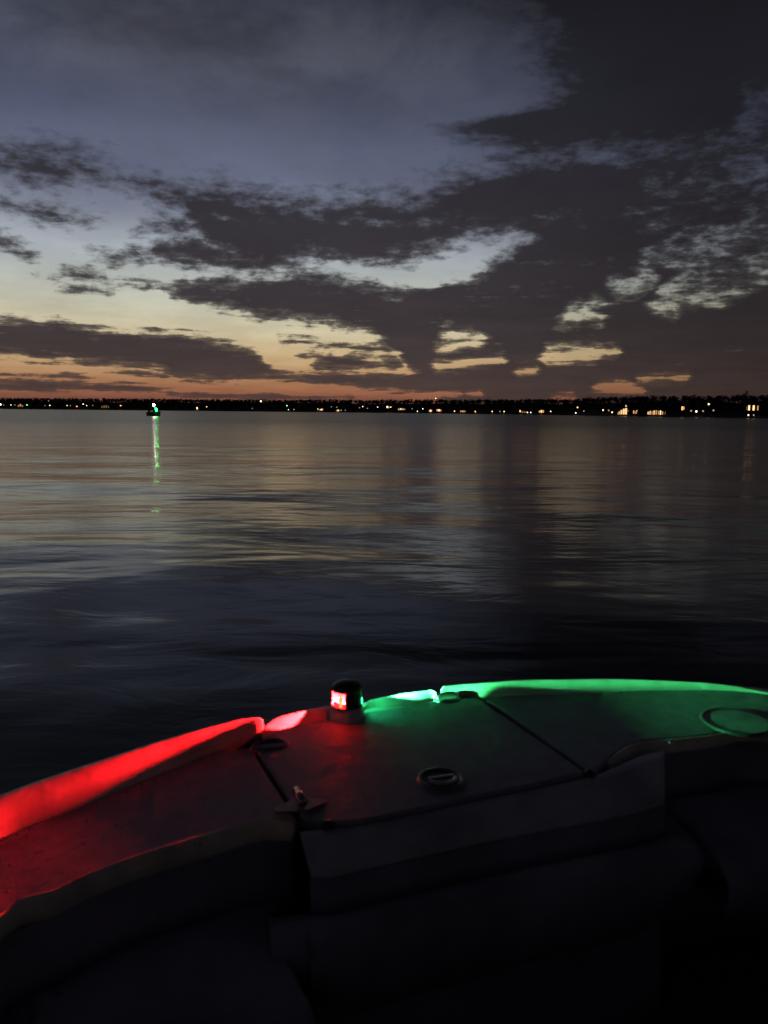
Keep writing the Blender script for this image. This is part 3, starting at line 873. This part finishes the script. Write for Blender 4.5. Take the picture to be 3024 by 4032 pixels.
def lip(name, outer, inner, hts, n):
    """rounded raised rim between an inner foot on the deck and an outer edge"""
    o_ = smooth_curve([(x, y, h) for (x, y), h in zip(outer, hts)], n)
    i_ = smooth_curve([(x, y, 0) for x, y in inner], n)
    V, F = [], []
    prof_ = [(0.0, -0.6), (0.0, 0.04), (0.16, 0.3), (0.36, 0.62), (0.56, 0.86), (0.72, 0.97), (0.85, 1.0), (0.94, 0.96), (1.0, 0.75), (1.04, 0.2), (1.04, -1.0)]
    k = len(prof_)
    rows = []
    for j, (a, b) in enumerate(zip(i_, o_)):
        h = max(b.z, .004)
        rows.append([(a.x + (b.x - a.x) * t, a.y + (b.y - a.y) * t, ZD + (h * z if z > 0 else z * .03)) for t, z in prof_])
    # rounded ends: the end sections shrink
    def shrunk(rw, nb, s, d):
        cx = sum(p_[0] for p_ in rw) / k
        cy = sum(p_[1] for p_ in rw) / k
        return [(cx + (x - cx) * s + d.x, cy + (y - cy) * s + d.y, ZD + (z - ZD) * s if z > ZD else z) for x, y, z in rw]
    dir0 = (Vector(rows[0][4]) - Vector(rows[1][4])).normalized()
    dir1 = (Vector(rows[-1][4]) - Vector(rows[-2][4])).normalized()
    L_ = 0.014
    rows = [shrunk(rows[0], 0, .45, dir0 * L_), shrunk(rows[0], 0, .8, dir0 * L_ * .8)] + rows + [shrunk(rows[-1], 0, .8, dir1 * L_ * .8), shrunk(rows[-1], 0, .45, dir1 * L_)]
    for rw in rows:
        V += rw
    for r_ in range(len(rows) - 1):
        for c_ in range(k - 1):
            F.append((r_ * k + c_, (r_ + 1) * k + c_, (r_ + 1) * k + c_ + 1, r_ * k + c_ + 1))
    F.append(tuple(range(k)))
    F.append(tuple((len(rows) - 1) * k + c_ for c_ in range(k - 1, -1, -1)))
    return adopt(from_pydata(name, V, F, M_lip))


lip('gunwale_rim', LIP_OUT_PORT, LIP_IN_PORT, [.05] * 11 + [.045], 90)
lip('gunwale_rim', LIP_OUT_STAR, LIP_IN_STAR, [.004] * 5 + [.006, .02, .03, .033, .033, .035, .039, .042], 90)
lip('bow_rim', LIP_OUT_BOWP, LIP_IN_BOWP, [.012, .015, .017, .018, .018], 24)
lip('bow_rim', LIP_OUT_BOWS, LIP_IN_BOWS, [.016, .026, .032, .032, .032], 24)


def panel(name, A, B, z, thick, mat, n, rows_=8, camber=0.0, bev=.006):
    """solid sheet between two curves"""
    a_ = smooth_curve([(x, y, 0) for x, y in A], n)
    b_ = smooth_curve([(x, y, 0) for x, y in B], n)
    bm = bmesh.new()
    top, low = [], []
    for i in range(n):
        tr_, lr_ = [], []
        for j in range(rows_ + 1):
            t = j / rows_
            q = a_[i].lerp(b_[i], t)
            zz = z + camber * math.sin(math.pi * t) * math.sin(math.pi * i / (n - 1)) ** .3
            tr_.append(bm.verts.new((q.x, q.y, zz)))
            lr_.append(bm.verts.new((q.x, q.y, z - thick)))
        top.append(tr_)
        low.append(lr_)
    for i in range(n - 1):
        for j in range(rows_):
            bm.faces.new((top[i][j], top[i + 1][j], top[i + 1][j + 1], top[i][j + 1]))
            bm.faces.new((low[i][j], low[i][j + 1], low[i + 1][j + 1], low[i + 1][j]))
        bm.faces.new((top[i][0], low[i][0], low[i + 1][0], top[i + 1][0]))
        bm.faces.new((top[i][-1], top[i + 1][-1], low[i + 1][-1], low[i][-1]))
    for j in range(rows_):
        bm.faces.new((top[0][j], top[0][j + 1], low[0][j + 1], low[0][j]))
        bm.faces.new((top[-1][j], low[-1][j], low[-1][j + 1], top[-1][j + 1]))
    ob = bm_ob(name, bm, mat)
    if bev:
        bevel(ob, bev, 3, 40)
    return adopt(ob)


def ext(pts, last):
    return list(pts) + [last]


# side decks reach under the rims; their inner edge is the cockpit trim
panel('foredeck', ext(LIP_IN_PORT[:-1], SIDE_PORT_SEAM[0]), ext(TRIM_UP_PORT[:-2], SIDE_PORT_SEAM[1]), ZD, .03, M_deck, 70, camber=.004)
panel('foredeck', ext(LIP_IN_STAR[:-2], SIDE_STAR_SEAM[0]), ext(TRIM_UP_STAR, SIDE_STAR_SEAM[1]), ZD, .03, M_deck, 70, camber=.004)
hatch = panel('anchor_hatch', HATCH_FRONT, HATCH_AFT, ZD + .002, .026, M_deck, 40, 12, camber=.006)
# bed below the seams and the bow platform under the rims
bed = [(-.50, 1.85), (-.36, 2.10), (-.28, 2.17), (-.12, 2.31), (.0, 2.335), (.2, 2.40), (.45, 2.45), (.75, 2.45)]
bed2 = [(-.25, 1.60), (-.17, 1.62), (-.08, 1.61), (.03, 1.64), (.2, 1.71), (.4, 1.80), (.52, 1.85), (.6, 1.95)]
panel('hatch_gutter', bed, bed2, ZD - .027, .02, M_black, 30, 6, bev=0)
cap_in = [(-.33, 2.03), (-.27, 2.10), (-.20, 2.135), (-.12, 2.172), (-.03, 2.222), (.05, 2.255), (.12, 2.285), (.17, 2.31)]
cap_out = [(-.35, 2.10), (-.29, 2.165), (-.21, 2.225), (-.12, 2.285), (-.05, 2.305), (.04, 2.325), (.12, 2.345), (.17, 2.36)]
panel('bow_cap', cap_in, cap_out, ZD - .001, .02, M_lip, 24, 4)


def strip(name, up, lo, mat, z0, z1, rad, n=80):
    """rolled edge trim: half round section between two curves"""
    a_ = smooth_curve([(x, y, 0) for x, y in up], n)
    b_ = smooth_curve([(x, y, 0) for x, y in lo], n)
    V, F, k = [], [], 8
    for a, b in zip(a_, b_):
        for j in range(k):
            t = j / (k - 1)
            q = a.lerp(b, t)
            V.append((q.x, q.y, z0 + (z1 - z0) * t + rad * math.sin(math.pi * min(1, t * 1.02))))
        V.append((b.x, b.y, z1 - .04))
        V.append((a.x, a.y, z0 - .04))
    k += 2
    for i in range(n - 1):
        for j in range(k):
            F.append((i * k + j, (i + 1) * k + j, (i + 1) * k + (j + 1) % k, i * k + (j + 1) % k))
    F.append(tuple(range(k)))
    F.append(tuple((n - 1) * k + j for j in range(k - 1, -1, -1)))
    return adopt(from_pydata(name, V, F, mat))


strip('cockpit_trim', TRIM_UP_PORT, TRIM_LO_PORT, M_trim, ZD - .002, ZD - .014, .020)
strip('cockpit_trim', TRIM_UP_STAR, TRIM_LO_STAR, M_trim, ZD - .002, ZD - .016, .008)

# bulkhead below the hatch, cockpit walls, seats and floor
def wall(name, A, zA, B, zB, mat, n=60, rows_=5, smooth=True):
    a_ = smooth_curve([(x, y, 0) for x, y in A], n)
    b_ = smooth_curve([(x, y, 0) for x, y in B], n)
    V, F = [], []
    for a, b in zip(a_, b_):
        for j in range(rows_ + 1):
            t = j / rows_
            q = a.lerp(b, t)
            V.append((q.x, q.y, zA + (zB - zA) * t))
    for i in range(n - 1):
        for j in range(rows_):
            F.append((i * (rows_ + 1) + j, (i + 1) * (rows_ + 1) + j, (i + 1) * (rows_ + 1) + j + 1, i * (rows_ + 1) + j + 1))
    ob = adopt(from_pydata(name, V, F, mat, smooth=smooth))
    sm = ob.modifiers.new('solid', 'SOLIDIFY')
    sm.thickness = .012
    sm.offset = 0
    return ob


bulk = wall('step_panel', FACE_TOP, ZD - .012, FACE_BOT, ZD - .055, M_step)
inn_p = [(x + .03, y - .02) for x, y in TRIM_LO_PORT]
inn_s = [(x - .03, y - .02) for x, y in TRIM_LO_STAR]
wall('cockpit_side', TRIM_LO_PORT, ZD - .03, inn_p, ZD - .62, M_vinyl)
wall('cockpit_side', TRIM_LO_STAR, ZD - .03, inn_s, ZD - .62, M_vinyl)
wall('seat_base', FACE_BOT, ZD - .058, [(x + .01, y - .02) for x, y in FACE_BOT], ZD - .62, M_vinyl)


def cushion(name, front, z, prof_, dirv, n=50):
    """soft padded seat swept along a curve; prof_ = (distance inward, height)"""
    c_ = smooth_curve([(x, y, 0) for x, y in front], n)
    V, F, k = [], [], len(prof_)
    for i, a in enumerate(c_):
        t = (c_[min(i + 1, n - 1)] - c_[max(i - 1, 0)]).normalized()
        nn = Vector((-t.y, t.x, 0)) * dirv
        e_ = min(1.0, .35 + 4 * min(i, n - 1 - i) / n)
        for d_, h_ in prof_:
            q = a + nn * d_
            V.append((q.x, q.y, z + h_ * e_))
    for i in range(n - 1):
        for j in range(k):
            F.append((i * k + j, (i + 1) * k + j, (i + 1) * k + (j + 1) % k, i * k + (j + 1) % k))
    F.append(tuple(range(k)))
    F.append(tuple((n - 1) * k + j for j in range(k - 1, -1, -1)))
    return adopt(from_pydata(name, V, F, M_vinyl))


soft_prof = [(.004, -.12), (.004, -.02), (.012, .0), (.03, .012), (.06, .03), (.09, .036), (.14, .034), (.24, .022), (.33, .004), (.36, -.02), (.37, -.05), (.365, -.12)]
narrow_prof = [(.004, -.16), (.004, -.03), (.012, -.012), (.03, .004), (.05, .016), (.07, .018), (.09, .008), (.105, -.012), (.112, -.05), (.11, -.16)]
cushion('seat_cushion', [(x + .004, y - .008) for x, y in [(FACE_BOT[0][0] - .09, FACE_BOT[0][1] - .02)] + FACE_BOT], ZD - .115, narrow_prof, -1)
cushion('seat_cushion', TRIM_LO_PORT[2:], ZD - .16, soft_prof, -1)
cushion('seat_cushion', TRIM_LO_STAR[2:], ZD - .16, soft_prof, 1)
floor_out = [(-.95, 1.2), (-.5, 1.55), (0.05, 1.7), (.6, 1.95), (1.2, 2.1)]
floor_in = [(.5, -2.4), (.9, -2.3), (1.4, -2.1), (1.9, -1.95), (2.5, -1.7)]
panel('cockpit_floor', floor_out, floor_in, ZD - .6, .04, M_floor, 20, 12, bev=0)

# hull below the rims
hull_line = [(x, y) for x, y in LIP_OUT_PORT] + [(-.335, 2.10), (-.29, 2.17), (-.21, 2.235), (-.12, 2.30), (-.04, 2.325), (.06, 2.345), (.15, 2.37)] + [(x, y) for x, y in reversed(LIP_OUT_STAR)]
hc = smooth_curve([(x, y, 0) for x, y in hull_line], 160)
V, F = [], []
lev = [(0.0, ZD - .012), (-.012, ZD - .02), (-.016, ZD - .045), (-.004, ZD - .055), (.03, ZD - .3), (.10, .45), (.2, .1), (.32, -.35)]
n = len(hc)
for i, a in enumerate(hc):
    t = (hc[min(i + 1, n - 1)] - hc[max(i - 1, 0)]).normalized()
    nn = Vector((t.y, -t.x, 0))
    for d_, z in lev:
        q = a + nn * (d_ + .004)
        V.append((q.x, q.y, z))
k = len(lev)
for i in range(n - 1):
    for j in range(k - 1):
        F.append((i * k + j, (i + 1) * k + j, (i + 1) * k + j + 1, i * k + j + 1))
hull = adopt(from_pydata('hull', V, F, M_hull))
tr = [V[j] for j in range(k)] + [V[(n - 1) * k + j] for j in range(k - 1, -1, -1)]
adopt(from_pydata('transom', tr, [tuple(range(len(tr)))], M_hull, smooth=False))

# ---- bow navigation light: red to port, green to starboard
NX, NY, NZ = NAV[0] + .003, 2.176, ZD + .030
HEAD = R(90 + 18)                      # heading as a mathematical angle
nav = empty('navigation_light', (NX - BO.x, NY - BO.y, NZ))
nav.parent = boat
RED0, RED1 = HEAD, R(90 + 176)         # lens spans
GRN0, GRN1 = R(90 - 98), HEAD
bm = bmesh.new()
lathe(bm, [(0, .011), (.048, .011), (.048, .0125), (.047, .014), (0, .014)], 36)
bm_ob('base', bm, M_black, nav, False)
bm = bmesh.new()
lathe(bm, [(.056, -.04), (.052, -.02), (.047, .0106), (.001, .0108)], 36)
bm_ob('pedestal', bm, M_lip, nav, True)
bm = bmesh.new()
lathe(bm, [(0, .058), (.046, .058), (.0465, .062), (.043, .070), (.035, .077), (.022, .082), (.010, .084), (0.0005, .0845)], 36)
bm_ob('cap', bm, M_black, nav, True)


def wedge(name, a0, a1, r0, r1, z0, z1, mat, seg=16):
    bm = bmesh.new()
    lathe(bm, [(r0, z0), (r1, z0), (r1, z1), (r0, z1), (r0, z0)], seg, a0, a1)
    bmesh.ops.remove_doubles(bm, verts=bm.verts, dist=1e-6)
    for e_ in [0]:
        pass
    bmesh.ops.holes_fill(bm, edges=[x for x in bm.edges if x.is_boundary])
    return bm_ob(name, bm, mat, nav)


wedge('housing', R(90 + 175.5), R(90 + 263), .004, .0445, .014, .058, M_black)
bm = bmesh.new()
dv = Vector((math.cos(HEAD), math.sin(HEAD), 0))
pv = Vector((-dv.y, dv.x, 0)) * .0015
a_, b_ = -dv * .004, dv * .041
vv = []
for z in (.0142, .0578):
    for q in (a_ + pv, b_ + pv, b_ - pv, a_ - pv):
        vv.append(bm.verts.new((q.x, q.y, z)))
for f in ((0, 1, 2, 3), (4, 5, 6, 7), (0, 1, 5, 4), (1, 2, 6, 5), (2, 3, 7, 6), (3, 0, 4, 7)):
    bm.faces.new([vv[i] for i in f])
bm_ob('divider', bm, M_black, nav)


def lens_mat(name, tint, sc):
    m = bpy.data.materials.new(name)
    m.use_nodes = True
    nt = m.node_tree
    nt.nodes.clear()
    tr_ = nt.nodes.new('ShaderNodeBsdfTransparent')
    tr_.inputs[0].default_value = (*tint, 1)
    tl = nt.nodes.new('ShaderNodeBsdfTranslucent')
    tl.inputs[0].default_value = (*sc, 1)
    gl = nt.nodes.new('ShaderNodeBsdfGlossy')
    gl.inputs['Roughness'].default_value = .1
    m1 = nt.nodes.new('ShaderNodeMixShader')
    m1.inputs[0].default_value = .06
    m2 = nt.nodes.new('ShaderNodeMixShader')
    m2.inputs[0].default_value = .05
    out = nt.nodes.new('ShaderNodeOutputMaterial')
    nt.links.new(tr_.outputs[0], m1.inputs[1])
    nt.links.new(tl.outputs[0], m1.inputs[2])
    nt.links.new(m1.outputs[0], m2.inputs[1])
    nt.links.new(gl.outputs[0], m2.inputs[2])
    nt.links.new(m2.outputs[0], out.inputs[0])
    return m


M_red = lens_mat('red_lens', (1.0, .008, .011), (.9, .003, .004))
M_grn = lens_mat('green_lens', (.06, 1.0, .28), (.04, .9, .22))
for nm, a0, a1, mt in (('red_lens', RED0 + .03, RED1, M_red), ('green_lens', GRN0, GRN1 - .03, M_grn)):
    bm = bmesh.new()
    lathe(bm, [(.0435, .0160), (.0435, .0575)], 24, a0, a1)
    bm_ob(nm, bm, mt, nav, True)
# added opaque skirt: shades the deck from the beam; its glow lights nearby rims
M_rskirt = glow('red_skirt_glow', (1.0, .003, .004), 18.0)
M_gskirt = glow('green_skirt_glow', (.03, 1.0, .32), 34.0)
M_rfill = glow('red_fill_glow', (1.0, .004, .006), 60.0)  # forward skirt glow, added as fill light for the bow rims
M_gfill = glow('green_fill_glow', (.03, 1.0, .30), 150.0)
for a0, a1, top, mt in ((RED0 + .03, R(90 + 121), .0165, M_rfill), (R(90 + 121), RED1, .0282, M_rskirt), (GRN0, R(90 - 70), .0283, M_gskirt), (R(90 - 70), GRN1 - .03, .0235, M_gfill)):
    wedge('beam_cutoff_skirt', a0, a1, .0420, .0445, .0142, top, mt, 16)
wedge('lens_window', R(90 + 154), R(90 + 165), .0445, .0458, .0165, .0545, glow('red_lens_core', (1.0, .012, .003), 45.0), 10)
for nm, an, rr in (('bulb', R(90 + 138), .012), ('bulb', R(90 - 80), .012)):
    ld = bpy.data.lights.new(nm, 'POINT')
    ld.energy = 270.0 if rr == .012 and an > R(90) else 200.0
    ld.color = (1.0, .95, .9)
    ld.shadow_soft_size = .0008
    lo = bpy.data.objects.new(nm, ld)
    lo.location = (math.cos(an) * rr, math.sin(an) * rr, .030)
    COL.objects.link(lo)
    lo.parent = nav

# ---- deck fittings
def fitting(name, loc, rz=0.0):
    ob = empty(name, (loc[0] - BO.x, loc[1] - BO.y, loc[2]), rz)
    ob.parent = boat
    return ob


def arch(bm, w_, h_, rad, y=0.0, n=14, lean=0.0):
    tube_mesh(bm, [(-w_ * math.cos(math.pi * i / (n - 1)), y + lean * math.sin(math.pi * i / (n - 1)), h_ * math.sin(math.pi * i / (n - 1))) for i in range(n)], rad, 8)


for loc, rz, lay, w_ in ((CLEAT_P, R(18), .02, .048), (CLEAT_S, R(14), .0, .038)):
    ft = fitting('pull_up_cleat', (loc[0], loc[1], ZD + .004), rz)
    bm = bmesh.new()
    rg = lathe(bm, [(0.0005, .006), (.8, .006), (.95, .004), (1.0, -.004)], 28)
    bmesh.ops.scale(bm, vec=(w_ * 1.15, .034, 1), verts=bm.verts)
    bm_ob('base_plate', bm, M_darkmetal, ft, True)
    bm = bmesh.new()
    if lay:
        arch(bm, w_ * .85, .008, .006, -.004, lean=.022)
    else:
        arch(bm, w_ * .9, .018, .0065, .0)
    bm_ob('cleat_bar', bm, M_chrome if not lay else M_darkmetal, ft, True)

hg = fitting('hinge', (HINGE[0], HINGE[1], ZD + .006), R(22))
for s in (-1, 1):
    bm = bmesh.new()
    vs = [bm.verts.new(q) for q in ((s * .006, -.028, 0), (s * .06, -.010, 0), (s * .06, .006, 0), (s * .006, .03, 0))]
    vt = [bm.verts.new((q.co.x, q.co.y, .005)) for q in vs]
    bm.faces.new(vs)
    bm.faces.new(vt)
    for i in range(4):
        bm.faces.new((vs[i], vs[(i + 1) % 4], vt[(i + 1) % 4], vt[i]))
    bm_ob('leaf', bm, M_darkmetal, hg)
bm = bmesh.new()
tube_mesh(bm, [(0, -.03, .025), (0, .028, .025)], .011, 12)
bm_ob('barrel', bm, M_chrome, hg, True)

for loc, r_ in ((KNOB_P, .014), (KNOB_S, .013)):
    kb = fitting('latch_knob', (loc[0], loc[1], ZD - .008))
    bm = bmesh.new()
    lathe(bm, [(.0005, .016), (r_ * .6, .015), (r_, .009), (r_, -.004), (r_ * .7, -.02)], 16)
    bm_ob('knob', bm, M_black, kb, True)

pl = fitting('pull_handle', (PULL[0], PULL[1], ZD + .0085), R(18))
bm = bmesh.new()
lathe(bm, [(.046, .0), (.049, .005), (.056, .004), (.060, -.004)], 36)
bm_ob('rim', bm, M_darkmetal, pl, True)
bm = bmesh.new()
lathe(bm, [(.0005, -.0015), (.046, -.0005)], 36)
bm_ob('cup', bm, M_black, pl, True)
bm = bmesh.new()
tube_mesh(bm, [(.036 * math.cos(R(200 + 14 * i)), .036 * math.sin(R(200 + 14 * i)), .005) for i in range(11)], .006, 8)
box(bm, -.034, .034, -.006, .004, .002, .009)
bevel(bm_ob('tab', bm, M_chrome, pl), .002)

pd = fitting('speaker_pod', (POD[0], POD[1], ZD + .0015), 0)
bm = bmesh.new()
lathe(bm, [(.102, -.004), (.100, .003), (.095, .005), (.090, .005), (.086, .004)], 40)
bm_ob('ring', bm, M_darkmetal, pd, True)
bm = bmesh.new()
lathe(bm, [(.0005, .0048), (.04, .0046), (.087, .0038)], 40)
bm_ob('grille', bm, M_deck, pd, True)

for loc in (SNAP_P, SNAP_S):
    sb = fitting('snap_button', (loc[0], loc[1], ZD + .001))
    bm = bmesh.new()
    lathe(bm, [(.0075 * math.cos(R(t)) + .0003, .006 * math.sin(R(t))) for t in range(0, 91, 15)], 14)
    bm_ob('stud', bm, M_chrome, sb, True)

# beads of dew on the rims and foredeck
rng = random.Random(8)
V, F = [], []


def bead(x, y, z, r):
    n = len(V)
    for t, zz in ((1.0, 0.0), (.8, .38), (.4, .56)):
        for k_ in range(7):
            a_ = k_ * 2 * math.pi / 7
            V.append((x + r * t * math.cos(a_), y + r * t * math.sin(a_) * 1.1, z + r * zz))
    V.append((x, y, z + r * .6))
    for l_ in range(2):
        for k_ in range(7):
            F.append((n + l_ * 7 + k_, n + l_ * 7 + (k_ + 1) % 7, n + l_ * 7 + 7 + (k_ + 1) % 7, n + l_ * 7 + 7 + k_))
    for k_ in range(7):
        F.append((n + 14 + k_, n + 14 + (k_ + 1) % 7, n + 21))


for A_, B_ in ((LIP_IN_PORT[4:-1], TRIM_UP_PORT[3:-2]), (LIP_IN_STAR[4:-2], TRIM_UP_STAR[3:]), (HATCH_FRONT, HATCH_AFT)):
    a_ = smooth_curve([(x, y, 0) for x, y in A_], 60)
    b_ = smooth_curve([(x, y, 0) for x, y in B_], 60)
    for _ in range(150):
        i = rng.randrange(60)
        q = a_[i].lerp(b_[i], rng.random() ** 1.6 * .96 + .02)
        bead(q.x, q.y, ZD + .003, rng.choice((.0012, .0016, .002, .003)))
M_dew = plain('dew', (.25, .25, .26), .08, vary=30.0, coat=.5)
tag(adopt(from_pydata('dew', V, F, M_dew)), kind='stuff')
